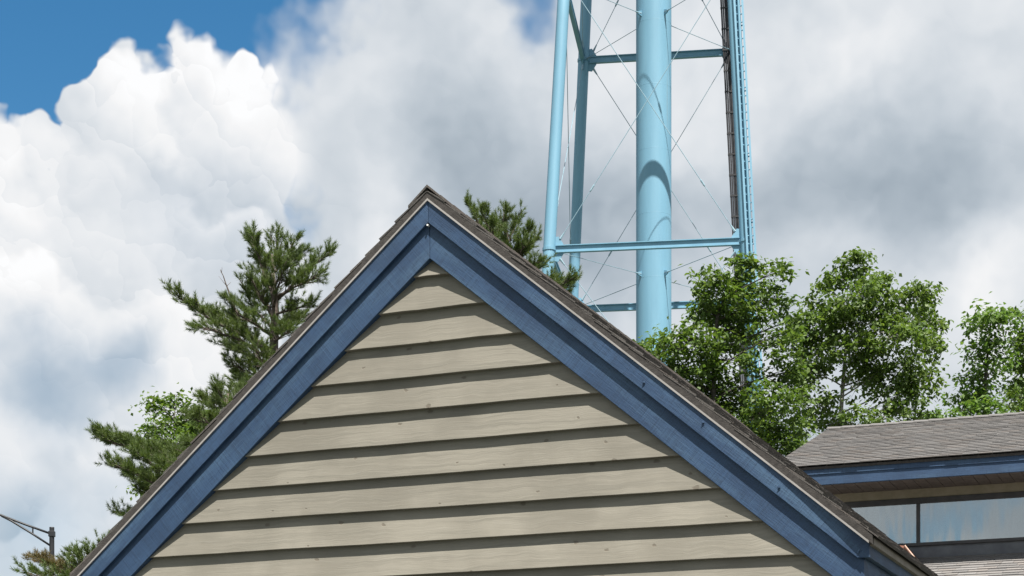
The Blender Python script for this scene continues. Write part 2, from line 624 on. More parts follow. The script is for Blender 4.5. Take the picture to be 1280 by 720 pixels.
def shingle_field(name, mat, parent, org, along, down, width, length, expo=.14, thick=.011, tabw=(.2, .34), over=0.012):
    """overlapping tabs; org = ridge end, along = ridge direction, down = down the slope"""
    org, along, down = Vector(org), Vector(along).normalized(), Vector(down).normalized()
    nrm = along.cross(down)
    if nrm.z < 0:
        nrm = -nrm
    mb = MB()
    d = expo
    while d <= length + expo * .6:
        dd = min(d, length + .012)
        x = -over + random.uniform(-.004, .004)
        first = True
        while x < width + over:
            w = random.uniform(*tabw)
            if first:
                w *= random.uniform(.4, 1)
                first = False
            x1 = min(x + w, width + over + random.uniform(-.004, .004))
            lift = random.uniform(0, .002)
            t2 = thick + random.choice((0, 0, .003))
            up = max(dd - expo * 1.75, 0)
            dj = dd + random.uniform(-.004, .004)
            p = []
            for q, n0, n1 in ((up, .001, thick * .6), (dj, .012 + lift, .012 + lift + t2)):
                for xx in (x + .002, x1 - .002):
                    p.append(org + along * xx + down * q + nrm * n0)
                    p.append(org + along * xx + down * q + nrm * n1)
            # p: upL_lo, upL_hi, upR_lo, upR_hi, dnL_lo, dnL_hi, dnR_lo, dnR_hi
            mb.hexa([p[0], p[2], p[6], p[4], p[1], p[3], p[7], p[5]])
            x = x1
        d += expo
    o = mb.build(name, mat, parent)
    tag(o, kind='stuff')
    return o


# ------------------------------------------------------------------ ground
g = MB()
N = 24
S = 1500
for i in range(N):
    for j in range(N):
        x0, y0 = -S + 2 * S * i / N, -S + 2 * S * j / N
        g.add([(x0, y0, 0), (x0 + 2 * S / N, y0, 0), (x0 + 2 * S / N, y0 + 2 * S / N, 0), (x0, y0 + 2 * S / N, 0)], [(0, 1, 2, 3)])
tag(g.build('ground', 'ground'), kind='structure')

# ------------------------------------------------------------------ the gabled porch house
TH = R(22.15)
c_, s_ = math.cos(TH), math.sin(TH)
A0 = at(537, 323, 11.2)                    # inner peak of the frieze boards
ML, MR = .853, .831                        # fall of the two rakes


def plane_hit(org, y, px, py):
    """local (x, z) where the ray of photo pixel px, py meets local depth y of a frame turned by -TH at org"""
    d = Vector(((px - 640) / F, 1, (HZ - py) / F))
    D = Vector((s_, c_, 0))
    o2 = Vector((org[0], org[1], 0)) + D * y
    t = o2.dot(D) / d.dot(D)
    P = d * t
    U = Vector((c_, -s_, 0))
    return (P - o2).dot(U), P.z + EYE


house = empty('gabled_house', (A0.x, A0.y, 0), -TH)
tag(house, 'taupe clapboard gabled house with blue rake boards and dark shingle roof', 'house')
ZA = A0.z
UR = plane_hit(A0, -.04, 1086, 676)[0]      # where the right rake ends
UL = -UR
DEPTH = 7.8


def rake(side, v0, v1, u_in=0.0, u_out=None):
    """band between vertical offsets v0 and v1 above the inner frieze line; side +1 right, -1 left"""
    m_ = MR if side > 0 else ML
    ue = (UR if u_out is None else u_out)
    z = lambda u, v: ZA + v - m_ * u
    return [(side * u_in, z(u_in, v0)), (side * ue, z(ue, v0)), (side * ue, z(ue, v1)), (side * u_in, z(u_in, v1))]


def flare(poly, side, y0, y1):
    """prism whose front lifts away from the wall towards the foot of the right rake"""
    mb = MB()
    (xa, za0), (xb, zb0), (_, zb1), (_, za1) = poly
    n = 16
    pr = None
    for k in range(n + 1):
        f_ = k / n
        x_ = xa + (xb - xa) * f_
        yy = y0 - (.030 * max(0, (f_ - .78) / .22) ** 1.4 if side > 0 else 0)
        ring = [(x_, yy, za0 + (zb0 - za0) * f_), (x_, yy, za1 + (zb1 - za1) * f_), (x_, y1, za1 + (zb1 - za1) * f_), (x_, y1, za0 + (zb0 - za0) * f_)]
        o0 = len(mb.v)
        mb.v.extend(ring)
        if k:
            for e in range(4):
                e2 = (e + 1) % 4
                mb.f.append((o0 - 4 + e, o0 - 4 + e2, o0 + e2, o0 + e))
        else:
            mb.f.append((3, 2, 1, 0))
        if k == n:
            mb.f.append((o0, o0 + 1, o0 + 2, o0 + 3))
    return mb


V1, V2, V3, V4 = .216, .352, .366, .412     # bottom of rake board, top, top of drip, deck top
# clapboards, each one cut to the rakes
EXPO_B = .2075
x640, z458 = plane_hit(A0, .012, 640, 458)
zrow = z458 + 3 * EXPO_B
row = 0
while zrow > 1.2:
    zb, zt = zrow, zrow + EXPO_B + .028
    zt = min(zt, ZA + .03)
    if zb < ZA - .01:
        lim = lambda z, m_: max((ZA - z) / m_ + .03, .012)
        xl0, xr0, xl1, xr1 = -lim(zb, ML), lim(zb, MR), -lim(zt, ML), lim(zt, MR)
        clip = UR - .11
        xl0, xl1, xr0, xr1 = max(xl0, -clip), max(xl1, -clip), min(xr0, clip), min(xr1, clip)
        j = random.uniform(-.002, .002)
        sag = [random.uniform(-.0025, .0025) for _ in range(9)]
        mb = MB()
        nseg = 8
        prev = None
        for k in range(nseg + 1):
            f_ = k / nseg
            xb, xt = xl0 + (xr0 - xl0) * f_, xl1 + (xr1 - xl1) * f_
            bow = sag[k] * .6
            ring = [(xb, .016 + j + bow, zb + sag[k]), (xt, .060, zt), (xt, .073, zt), (xb, .065 + j, zb + sag[k])]
            o0 = len(mb.v)
            mb.v.extend(ring)
            if k:
                for e in range(4):
                    e2 = (e + 1) % 4
                    mb.f.append((o0 - 4 + e, o0 - 4 + e2, o0 + e2, o0 + e))
            else:
                mb.f.append((3, 2, 1, 0))
            if k == nseg:
                mb.f.append((o0, o0 + 1, o0 + 2, o0 + 3))
        mb.build('siding_board', 'siding', house, bevel=.0025)
    zrow -= EXPO_B
    row += 1

# wall core behind the clapboards, down to the ground
wl = UR - .13
core = [(-wl, .0), (wl, .0), (wl, ZA - MR * wl), (0, ZA - .02), (-wl, ZA - ML * wl)]
MB().prism(core, .075, DEPTH).build('wall', 'siding', house)

for side, mt in ((-1, 'trim_l'), (1, 'trim_r')):
    nm = 'rising' if side < 0 else 'falling'
    m_ = MR if side > 0 else ML
    gap = .0012
    zc = plane_hit(A0, -.025, 1076, 697)[1]                # level cut at the foot of the rake board
    zc2 = zc - .22
    # frieze board, close to the wall
    ue = UR - .035
    u2 = min((ZA - zc2) / m_, ue)
    poly = [(side * gap, ZA), (side * u2, ZA - m_ * u2), (side * ue, zc2), (side * ue, ZA + .235 - m_ * ue), (side * gap, ZA + .235)]
    MB().prism(poly if side > 0 else poly[::-1], 0, .058).build('frieze_board', mt, house, bevel=.003)
    # rake board, proud of it
    u1 = min((ZA + V1 - zc) / m_, UR - .02)
    poly = [(side * gap, ZA + V1), (side * u1, ZA + V1 - m_ * u1), (side * UR, zc), (side * UR, ZA + V2 + .01 - m_ * UR), (side * gap, ZA + V2 + .01)]
    MB().prism(poly if side > 0 else poly[::-1], -.026, .006).build('rake_board', mt, house, bevel=.003)
    # metal drip edge
    poly = rake(side, V2, V3, 0, UR + .004)
    flare(poly, side, -.036, -.012).build('drip_edge', 'drip', house)
    # roof deck slab
    poly = rake(side, V3 - .004, V4, 0, UR + .02)
    flare(poly, side, -.0345, DEPTH).build('roof_deck', 'roof_edge', house)
    # shingles
    al = math.atan(m_)
    shingle_field('shingles', 'shingle', house, (0, -.030, ZA + V4 - .006), (0, 1, 0), (side * math.cos(al), 0, -math.sin(al)),
                  DEPTH + .02, (UR + .035) / math.cos(al), thick=.009, over=.007)
    # eave side: fascia boards running back from the corner, one proud of the other
    zt_ = ZA + V2 - m_ * UR
    xa, xb = UR, UR - .03
    mb = MB().box(*sorted((side * xa, side * (xa - .03))), .0065, DEPTH, zc, zt_ - .002)
    mb.build('eave_board', 'trim_h', house, bevel=.003)
    mb = MB().box(*sorted((side * (xa - .036), side * (xa - .066))), .036, DEPTH, zc2, zc + .03)
    mb.build('eave_frieze', 'trim_h', house, bevel=.003)
    mb = MB().box(*sorted((side * (xa + .026), side * (xa - .01))), -.011, DEPTH, zt_ - .010, zt_ + .030)
    mb.build('drip_edge', 'eave_metal', house, bevel=.002)
    mb = MB().box(*sorted((side * (xa - .067), side * (wl - .01))), .036, DEPTH, zc2 + .004, zc2 + .022)
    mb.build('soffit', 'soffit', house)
# ridge cap shingles, folded over the peak
for k in range(42):
    y0 = -.040 + k * .205
    if y0 > DEPTH - .27:
        break
    w = .13
    mb = MB()
    zr = ZA + V4 + .014
    for sgn, m_ in ((-1, ML), (1, MR)):
        p = []
        for yy, dz in ((y0, .014), (y0 + .26, .0)):
            p += [(0, yy, zr + dz + .010), (sgn * w, yy, zr + dz - m_ * w + .006), (sgn * w, yy, zr + dz - m_ * w - .008), (0, yy, zr + dz - .006)]
        mb.hexa(p)
    mb.build('ridge_cap', 'shingle', house)

# little clips left on the rake board, and a white screw at the peak
for px, py in ((805, 480), (879, 530), (974, 611), (1074, 690)):
    x, z = plane_hit(A0, -.027, px, py)
    mb = MB()
    pts = [(x + .006 * math.cos(a) * 1.2, -.026 - .005 - .004 * math.sin(a), z + .011 * math.sin(a * 1.3) * .8) for a in [i * .55 for i in range(9)]]
    mb.tube([(x, -.02, z + .014)] + pts, .0022, 6)
    mb.box(x - .007, x + .007, -.030, -.0255, z + .006, z + .018)
    mb.build('light_clip', 'clip', house)
x, z = plane_hit(A0, -.03, 534, 281)
mb = MB().tube([(x, -.004, z), (x, -.028, z)], .006, 10)
mb.tube([(x + .02, -.004, z + .004), (x + .04, -.012, z + .010)], .003, 6)
mb.build('screw', 'screw', house)

# ------------------------------------------------------------------ main building with clerestory, behind
E0 = at(962, 588, 22.0)
main = empty('clerestory_building', (E0.x, E0.y, 0), -TH)
tag(main, 'low building with blue eaves, a strip of clerestory windows and brown shingle roof', 'building')


def zat(y, py, px=1200):
    return plane_hit(E0, y, px, py)[1]


WID = 9.5
z_sh = zat(0, 572)
z_f1b, z_f1t = zat(0, 581), zat(0, 574.5)
z_f2b = zat(.03, 595)
MU = .333
RUN = 3.38
# overhang: soffit meets the wall where the picture shows it at row 607.6
OV = .3
while plane_hit(E0, OV, 1200, 607.6)[1] < z_f2b + .012:
    OV += .01
z_fr_t = z_f2b + .012
z_fr_b = zat(OV, 619)
z_gl_t, z_gl_b, z_si_b, z_wb = zat(OV, 626), zat(OV, 676), zat(OV, 680), zat(OV, 693)
MB().box(.02, WID, -.012, .0, z_f1b, z_f1t + .01).build('fascia_board', 'trim_h', main, bevel=.003)
MB().box(.03, WID, .001, .04, z_f2b, z_f1t).build('lower_fascia_board', 'trim_h', main, bevel=.003)
MB().box(.0, WID, -.026, -.010, z_f1t + .003, z_f1t + .03).build('drip_edge', 'dark_frame', main)
# soffit made of narrow boards
nb = int(WID / .14)
for k in range(nb):
    x0_ = .04 + k * .14
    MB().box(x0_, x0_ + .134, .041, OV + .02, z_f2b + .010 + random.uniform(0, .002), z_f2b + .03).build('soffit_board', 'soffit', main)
rise = MU * RUN
dk = [(-.028, z_f1t + .028), (RUN, z_f1t + .028 + MU * (RUN + .05)), (2 * RUN + .05, z_f1t + .028)]
mb = MB()
n = 3
vs_ = [(x, y, z) for x in (0, WID) for y, z in dk]
vs2 = [(x, y, z - .03) for x in (.0, WID) for y, z in dk]
mb.add(vs_ + vs2, [(0, 3, 4, 1), (1, 4, 5, 2), (6, 7, 10, 9), (7, 8, 11, 10), (0, 1, 7, 6), (1, 2, 8, 7), (3, 9, 10, 4), (4, 10, 11, 5), (0, 6, 9, 3), (2, 5, 11, 8)])
mb.build('roof_deck', 'roof_edge', main)
au = math.atan(MU)
shingle_field('shingles', 'shingle_up', main, (0, RUN, z_f1t + .03 + MU * (RUN + .05)), (1, 0, 0), (0, -math.cos(au), -math.sin(au)), WID, (RUN + .035) / math.cos(au), thick=.010, tabw=(.12, .30))
for k in range(int(WID / .2)):
    zr = z_f1t + .028 + MU * (RUN + .05) + .03
    mb = MB()
    for sg in (-1, 1):
        p = []
        for xx, dz in ((k * .2, .010), (k * .2 + .25, .0)):
            p += [(xx, RUN, zr + dz + .008), (xx, RUN + sg * .14, zr + dz - MU * .14 + .006), (xx, RUN + sg * .14, zr + dz - MU * .14 - .006), (xx, RUN, zr + dz - .004)]
        mb.hexa(p)
    mb.build('ridge_cap', 'shingle_up', main)
# left end of the roof: rake board in the same blue
mb = MB()
for sg in (-1, 1):
    pass
rk = [(-.03, z_f1b), (RUN, z_f1b + MU * (RUN + .03)), (2 * RUN + .03, z_f1b), (2 * RUN + .03, z_f1t + .005), (RUN, z_f1t + .005 + MU * (RUN + .03)), (-.03, z_f1t + .005)]
mb.add([(.0, y, z) for y, z in rk] + [(.03, y, z) for y, z in rk], [(0, 1, 4, 5), (1, 2, 3, 4), (11, 10, 7, 6), (10, 9, 8, 7), (0, 6, 7, 1), (1, 7, 8, 2), (5, 4, 10, 11), (4, 3, 9, 10), (0, 5, 11, 6), (2, 8, 9, 3)])
mb.build('rake_board', 'trim_h', main)
# wall behind, frieze, window strip
XW = .35
MB().box(XW, WID, OV, OV + .05, z_fr_b, z_f2b + .02).build('frieze', 'frieze', main)
MB().box(XW, WID, OV + .002, OV + .12, z_wb - .12, z_si_b).build('wall_skirt', 'skirt', main)
MB().box(XW, WID, OV - .035, OV + .02, z_si_b, z_gl_b).build('window_sill', 'dark_frame', main, bevel=.003)
MB().box(XW + .01, WID, OV + .6, OV + .66, z_wb - .1, z_f2b).build('inner_wall', 'blind', main)
MB().box(XW, XW + .05, OV + .06, 2 * RUN - .6, 2.0, z_f2b + .01).build('end_wall', 'frieze', main)
MB().box(XW, WID, 2 * RUN - .6, 2 * RUN - .5, 0, z_f2b + .03).build('back_wall', 'frieze', main)
xm = plane_hit(E0, OV, 1147.5, 655)[0]
PW = 1.62
edges = [xm + PW * k for k in range(-1, 5)]
mw = .022
for a, b_ in zip(edges[:-1], edges[1:]):
    if b_ > WID:
        break
    w = MB()
    w.box(a - mw, a + mw, OV - .006, OV + .05, z_gl_b, z_gl_t)
    w.box(a + mw, b_ + mw, OV - .010, OV + .05, z_gl_t, z_fr_b)
    win = w.build('window_frame', 'dark_frame', main, bevel=.003)
    MB().box(a + mw, b_ - mw, OV + .018, OV + .026, z_gl_b - .005, z_gl_t + .005).build('pane', 'glass', win)
    # cloth blind hanging a little inside, in soft pleats
    bl = MB()
    nn = 24
    for k in range(nn):
        xa_, xb_ = a + .06 + (b_ - a - .12) * k / nn, a + .06 + (b_ - a - .12) * (k + 1) / nn
        d0, d1 = .09 + .012 * math.sin(k * 2.1), .09 + .012 * math.sin((k + 1) * 2.1)
        bl.hexa([(xa_, OV + d0, z_gl_b - .02), (xb_, OV + d1, z_gl_b - .02), (xb_, OV + d1, z_gl_t + .03), (xa_, OV + d0, z_gl_t + .03),
                 (xa_, OV + d0 + .004, z_gl_b - .02), (xb_, OV + d1 + .004, z_gl_b - .02), (xb_, OV + d1 + .004, z_gl_t + .03), (xa_, OV + d0 + .004, z_gl_t + .03)])
    bl.build('blind', 'blind', win)
# lower roof in front of the clerestory
LR = 4.3
XL = -3.6
mb = MB()
za, zb_ = z_wb + .0, z_wb - MU * LR
mb.hexa([(XL, OV + .1, za - .04), (WID, OV + .1, za - .04), (WID, OV - LR, zb_ - .06 + .02), (XL, OV - LR, zb_ - .06 + .02),
         (XL, OV + .1, za - .08), (WID, OV + .1, za - .08), (WID, OV - LR, zb_ - .10), (XL, OV - LR, zb_ - .10)])
mb.build('lower_roof_deck', 'deck', main)
shingle_field('lower_shingles', 'shingle2', main, (XL, OV + .06, z_wb - .012), (1, 0, 0), (0, -math.cos(au), -math.sin(au)), WID - XL, LR / math.cos(au), thick=.012, tabw=(.12, .30))
MB().box(XL + .3, WID, OV - LR + .5, OV - LR + .6, 0, zb_ - .0).build('front_wall', 'siding', main)
MB().box(XL, WID, OV - LR - .02, OV - LR + .012, zb_ - .22, zb_ - .09).build('eave_board', 'trim_h', main)
# rusty red flashing piece where the porch roof dies into the lower roof
q0 = plane_hit(E0, OV - .5, 1112, 681)
q1 = plane_hit(E0, OV - .5, 1131, 682)
q2 = plane_hit(E0, OV - .5, 1143, 697)
q3 = plane_hit(E0, OV - .5, 1126, 706)
q4 = plane_hit(E0, OV - .5, 1100, 700)
poly = [(q0[0], q0[1]), (q4[0], q4[1]), (q3[0], q3[1]), (q2[0], q2[1]), (q1[0], q1[1])]
fl = MB().prism(poly, OV - .5, OV - .1).build('flashing', 'copper', main)
e = MB().tube([(q1[0], OV - .51, q1[1]), (q2[0], OV - .51, q2[1])], .012, 6)
e.build('flashing_hem', 'copper_edge', fl)

# ------------------------------------------------------------------ water tower
TT = R(8)
ut, vt = Vector((math.cos(TT), -math.sin(TT), 0)), Vector((math.sin(TT), math.cos(TT), 0))
LEVEL, PANEL = 20.0 + EYE, 9.9
LA = at(686.5, 312, 20 * F / 688)            # the four leg axes at the lower strut level
LC = LA + ut * 7.1
cen = LA + ut * 3.55 + vt * 4.0
tower = empty('water_tower', (cen.x, cen.y, 0), -TT)
tag(tower, 'light blue steel water tower with round legs, cross rods and wide centre column', 'water tower')
HX, HY, BAT = 3.55, 4.0, .051


def legp(sx, sy, z):
    k = (z - LEVEL) * BAT
    return Vector((sx * (HX - k), sy * (HY - k), z))


ZTOP = LEVEL + 2 * PANEL
corners = [(-1, -1), (1, -1), (1, 1), (-1, 1)]
for sx, sy in corners:
    MB().tube([legp(sx, sy, z) for z in (0, 10, 20, 30, ZTOP + .8)], .222, 20).build('leg', 'tower', tower, smooth=True)
MB().lathe([(.675, 0), (.675, 14), (.675, 28), (.675, ZTOP + 1)], 48).build('column', 'tower', tower, smooth=True)
seams = [LEVEL - 9.9 + k * 2.44 for k in range(12)]
for z in seams:
    MB().lathe([(.674, z - .012), (.6775, z - .005), (.6775, z + .005), (.674, z + .012)], 48).build('weld_seam', 'tower', tower, smooth=True)
levels = [LEVEL - PANEL, LEVEL, LEVEL + PANEL, ZTOP]
faces4 = [(0, 1), (1, 2), (2, 3), (3, 0)]


def beam(p, q, w, h):
    """I-section strut from p to q"""
    d = (q - p).normalized()
    lat = d.cross(Vector((0, 0, 1))).normalized()
    up = lat.cross(d)
    mb = MB()
    for (a0, a1, b0, b1) in ((-w / 2, w / 2, h / 2 - .03, h / 2), (-w / 2, w / 2, -h / 2, -h / 2 + .03), (-.02, .02, -h / 2 + .03, h / 2 - .03)):
        pts = []
        for e in (p, q):
            pts += [e + lat * a0 + up * b0, e + lat * a1 + up * b0, e + lat * a1 + up * b1, e + lat * a0 + up * b1]
        mb.hexa(pts)
    return mb


def rod(p, q, r=.014, buckle=.2):
    d = q - p
    n = d.normalized()
    L = d.length
    mb = MB()
    mid = p + d * .5 + Vector((0, 0, -.0008 * L))
    mb.tube([p, mid, q], r, 6)
    if buckle:
        b0 = p + d * buckle
        mb.tube([b0 - n * .16, b0 - n * .1, b0 + n * .1, b0 + n * .16], [.018, .034, .034, .018], 6)
    for e, sgn in ((p, 1), (q, -1)):
        mb.tube([e, e + n * sgn * .28], [.05, .024], 6)
    return mb


for li, z in enumerate(levels):
    P4 = [legp(*corners[i], z) for i in range(4)]
    for a, b_ in faces4:
        d = (P4[b_] - P4[a]).normalized()
        beam(P4[a] + d * .24, P4[b_] - d * .24, .16, .27).build('strut', 'tower', tower)
    for i in range(4):
        nxt, prv = P4[(i + 1) % 4], P4[(i - 1) % 4]
        mb = MB()
        for other in (nxt, prv):
            d = (other - P4[i]).normalized()
            lat = d.cross(Vector((0, 0, 1))).normalized() * .016
            pz = P4[i]
            poly = [(.10, -.42), (.34, -.46), (.52, -.18), (.52, .18), (.34, .46), (.10, .42)]
            n = len(poly)
            vs_ = [pz + d * a + Vector((0, 0, h)) - lat for a, h in poly] + [pz + d * a + Vector((0, 0, h)) + lat for a, h in poly]
            mb.add(vs_, [tuple(range(n)), tuple(range(2 * n - 1, n - 1, -1))] + [(k, (k + 1) % n, (k + 1) % n + n, k + n) for k in range(n)])
        mb.tube([P4[i] + Vector((0, 0, -.05)), P4[i] + Vector((0, 0, .05))], .25, 16)
        mb.build('gusset', 'tower', tower)
        # tie rod in to the column
        to = Vector((-P4[i].x, -P4[i].y, 0)).normalized()
        ce = Vector((0, 0, z)) - to * .675
        rod(P4[i] + to * .2, ce - to * .02, .013, 0).build('tie_rod', 'rod', tower)
        lat = to.cross(Vector((0, 0, 1)))
        mb = MB()
        pts = []
        for dd, h in ((-.17, .05), (.02, .11)):
            base = ce + to * dd
            pts += [base - lat * .03 + Vector((0, 0, -h)), base + lat * .03 + Vector((0, 0, -h)), base + lat * .03 + Vector((0, 0, h)), base - lat * .03 + Vector((0, 0, h))]
        mb.hexa(pts)
        mb.build('bracket', 'tower', tower)
    if li < 3:
        Q4 = [legp(*corners[i], levels[li + 1]) for i in range(4)]
        for a, b_ in faces4:
            d = (P4[b_] - P4[a]).normalized()
            up = Vector((0, 0, .36))
            rod(P4[a] + d * .40 + up, Q4[b_] - d * .40 - up).build('brace_rod', 'rod', tower)
            rod(P4[b_] - d * .40 + up, Q4[a] + d * .40 - up).build('brace_rod', 'rod', tower)
# ladder on the outer side of the front right leg, with a fall rail
lad = MB()
la = lambda z, dx, dy: legp(1, -1, z) + Vector((dx, dy, 0))
zl = np.arange(2.5, ZTOP, .3)
for dx in (.02, .30):
    pts = [la(z, dx, -.28) for z in (2.2, 15, 28, ZTOP + .6)]
    mb = MB()
    for p, q in zip(pts[:-1], pts[1:]):
        mb.hexa([p + Vector((a, b_, 0)) for a, b_ in ((-.036, -.05), (.036, -.05), (.036, .05), (-.036, .05))] + [q + Vector((a, b_, 0)) for a, b_ in ((-.036, -.05), (.036, -.05), (.036, .05), (-.036, .05))])
    mb.build('ladder_rail', 'tower', tower)
for z in zl:
    if 14 < z < 36:
        MB().tube([la(z, .0, -.28), la(z, .32, -.28)], .022, 6).build('rung', 'tower', tower)
for z in np.arange(3, ZTOP, 2.4):
    mb = MB().tube([la(z, .02, -.28), la(z, .0, -.1)], .025, 6)
    mb.tube([la(z, .30, -.28), la(z, .12, -.12)], .025, 6)
    mb.build('ladder_bracket', 'tower', tower)
mb = MB()
pts = [la(z, .16, -.30) for z in (2.2, 15, 28, ZTOP + .6)]
mb.tube(pts, .045, 8)
mb.build('fall_rail', 'tower', tower)
# black cable bundle strapped to a tray beside the rear right leg
cb = lambda z, dx, dy=-.18: legp(1, 1, z) + Vector((dx, dy, 0))
for i, dx in enumerate((-.46, -.385, -.31, -.24)):
    MB().tube([cb(z, dx) for z in (1.5, 12, 22, 32, ZTOP)], .036 if i != 1 else .03, 8).build('cable', 'cable', tower, smooth=True)
for z in np.arange(2, ZTOP, .82):
    mb = MB().box(-.505, -.18, -.05, -.02, -.03, .03)
    mb.box(-.505, -.49, -.03, .05, -.03, .03)
    o = mb.build('cable_strap', 'strap', tower)
    o.location = cb(z, 0)
# tank far above the view
mb = MB().lathe([(.7, 40.0), (2.4, 40.5), (3.9, 41.3), (5.1, 42.3), (5.8, 43.4), (6.0, 44.6), (6.0, 48), (5.4, 50), (3, 51.5), (.0, 52)], 48)
mb.build('tank', 'tower', tower, smooth=True)

# ------------------------------------------------------------------ lamp post
YL = 45.0
pt = at(64.8, 659, YL)
lamp = empty('street_lamp', (pt.x, YL, 0))
tag(lamp, 'dark slim lamp post with a braced side arm beyond the house', 'street lamp')
hp = pt.z
MB().lathe([(.085, 0), (.085, 1.5), (.062, hp - .02), (.062, hp), (.0, hp)], 16).build('pole', 'pole', lamp, smooth=True)


def lp(x, y):
    q = at(x, y, YL)
    return Vector((q.x - pt.x, 0, q.z))


MB().tube([lp(63, 667), lp(30, 655), lp(0, 643.5), lp(-22, 638)], .028, 8).build('arm', 'pole', lamp, smooth=True)
MB().tube([lp(63, 682), lp(40, 667), lp(14, 651), lp(2, 645)], .026, 8).build('arm_brace', 'pole', lamp, smooth=True)
MB().tube([lp(41, 659.5), lp(41, 667)], .02, 8).build('arm_strut', 'pole', lamp)
MB().box(-.075, .075, -.075, .075, hp - .24, hp - .10).build('arm_clamp', 'pole', lamp, bevel=.01)
h0 = lp(-22, 638)
hd = MB().hexa([h0 + Vector((x, y, z)) for x, y, z in ((.1, -.10, -.05), (.1, .10, -.05), (.1, .08, .07), (.1, -.08, .07), (-.65, -.16, -.02), (-.65, .16, -.02), (-.65, .10, .12), (-.65, -.10, .12))])
hd = hd.build('lamp_head', 'pole', lamp, bevel=.02)
MB().box(h0.x - .58, h0.x - .12, -.10, .10, h0.z - .075, h0.z - .04).build('lens', 'lamp', hd)


# ------------------------------------------------------------------ trees
def rand_unit(n):
    v = rng.normal(size=(n, 3))
    return v / np.linalg.norm(v, axis=1, keepdims=True)


def leaves_at(centers, length, width, droop=.45, spread=1.0):
    """four-cornered leaves, tips hanging a little"""
    n = len(centers)
    d = rand_unit(n)
    d[:, 2] = d[:, 2] * .6 - droop
    d /= np.linalg.norm(d, axis=1, keepdims=True)
    up = rand_unit(n) * .75 + np.array([0, 0, 1.0])
    side = np.cross(d, up)
    side /= np.linalg.norm(side, axis=1, keepdims=True) + 1e-9
    nor = np.cross(side, d)
    L = (length * rng.uniform(.65, 1.25, n))[:, None]
    W = (width * rng.uniform(.7, 1.2, n))[:, None]
    base = centers
    v = np.empty((n, 4, 3))
    v[:, 0] = base
    v[:, 1] = base + d * L * .45 + side * W * .5 + nor * W * .16
    v[:, 2] = base + d * L
    v[:, 3] = base + d * L * .45 - side * W * .5 + nor * W * .16
    return v.reshape(-1, 3)


def limb_path(a, b, bend=.12, n=5):
    a, b = Vector(a), Vector(b)
    L = (b - a).length
    off = Vector((random.uniform(-1, 1), random.uniform(-1, 1), random.uniform(-.2, 1))) * bend * L
    return [a.lerp(b, i / (n - 1)) + off * (4 * (i / (n - 1)) * (1 - i / (n - 1))) * .5 for i in range(n)]


def broadleaf(name, label, Y, trunk_px, lobes, leaf='leaf', bark='bark', size=(.115, .066), dens=1.0, cl=.17,
              rad=.13, group=None, per=22, droop=.45, depth=.9):
    """trunk_px: (x, y, depth offset) from low to high; lobes: (x, y, rx, ry[, density])"""
    ppm = F / Y
    base = at(trunk_px[0][0], HZ, Y)
    root = empty(name, (base.x, Y, 0))
    tag(root, label, 'tree', group)
    org = Vector((base.x, Y, 0))
    tp = [Vector((0, 0, 0))] + [at(x, y, Y + dy) - org for x, y, dy in trunk_px]
    rr = [rad * (1 - .82 * i / (len(tp) - 1)) for i in range(len(tp))]
    MB().tube(tp, rr, 8).build('trunk', bark, root, smooth=True)
    # dense samples of the trunk to hang limbs on
    ts = []
    for a, b_ in zip(tp[:-1], tp[1:]):
        ts += [a.lerp(b_, i / 12) for i in range(12)]
    br = MB()
    cent = []
    for lb in lobes:
        x, y, rx, ry = lb[:4]
        dn = lb[4] if len(lb) > 4 else 1.0
        dy = random.uniform(-1, 1) * depth
        c0 = at(x, y, Y + dy) - org
        a_, b2 = rx / ppm, ry / ppm
        cands = [p for p in ts if p.z < c0.z - .35 * math.hypot(p.x - c0.x, p.y - c0.y)]
        st = max(cands, key=lambda p: p.z - 1.2 * (p - c0).length) if cands else ts[len(ts) // 2]
        path = limb_path(st, c0)
        br.tube(path, [rad * .22, rad * .18, rad * .14, rad * .10, rad * .06], 6)
        vol = a_ * b2
        nclu = max(5, int(dn * dens * vol * 190))
        for k in range(nclu):
            u = rand_unit(1)[0] * (rng.uniform(.05, 1) ** .42) * (1.28 if random.random() < .14 else 1.0)
            cpt = Vector((c0.x + u[0] * a_ * 1.02, c0.y + u[1] * max(a_, b2) * .95, c0.z + u[2] * b2 * 1.02))
            cent.append((cpt, cl * random.uniform(.65, 1.25)))
            s0 = path[random.choice((2, 3, 4))]
            tw = limb_path(s0, cpt, .15, 4)
            br.tube(tw, [rad * .06, rad * .05, rad * .035, rad * .02], 4, caps=False)
    tag(br.build('branches', bark, root, smooth=True), kind='stuff')
    pts = []
    for c0, r in cent:
        n = int(per * random.uniform(.6, 1.4))
        q = rng.normal(size=(n, 3)) * np.array([r, r, r * .62]) * .72
        # leaves thin out to little hanging sprays
        pts.append(np.array(c0) + q)
    pts = np.concatenate(pts)
    tag(np_mesh('crown', leaves_at(pts, size[0], size[1], droop), 4, leaf, root), kind='stuff')
    return root


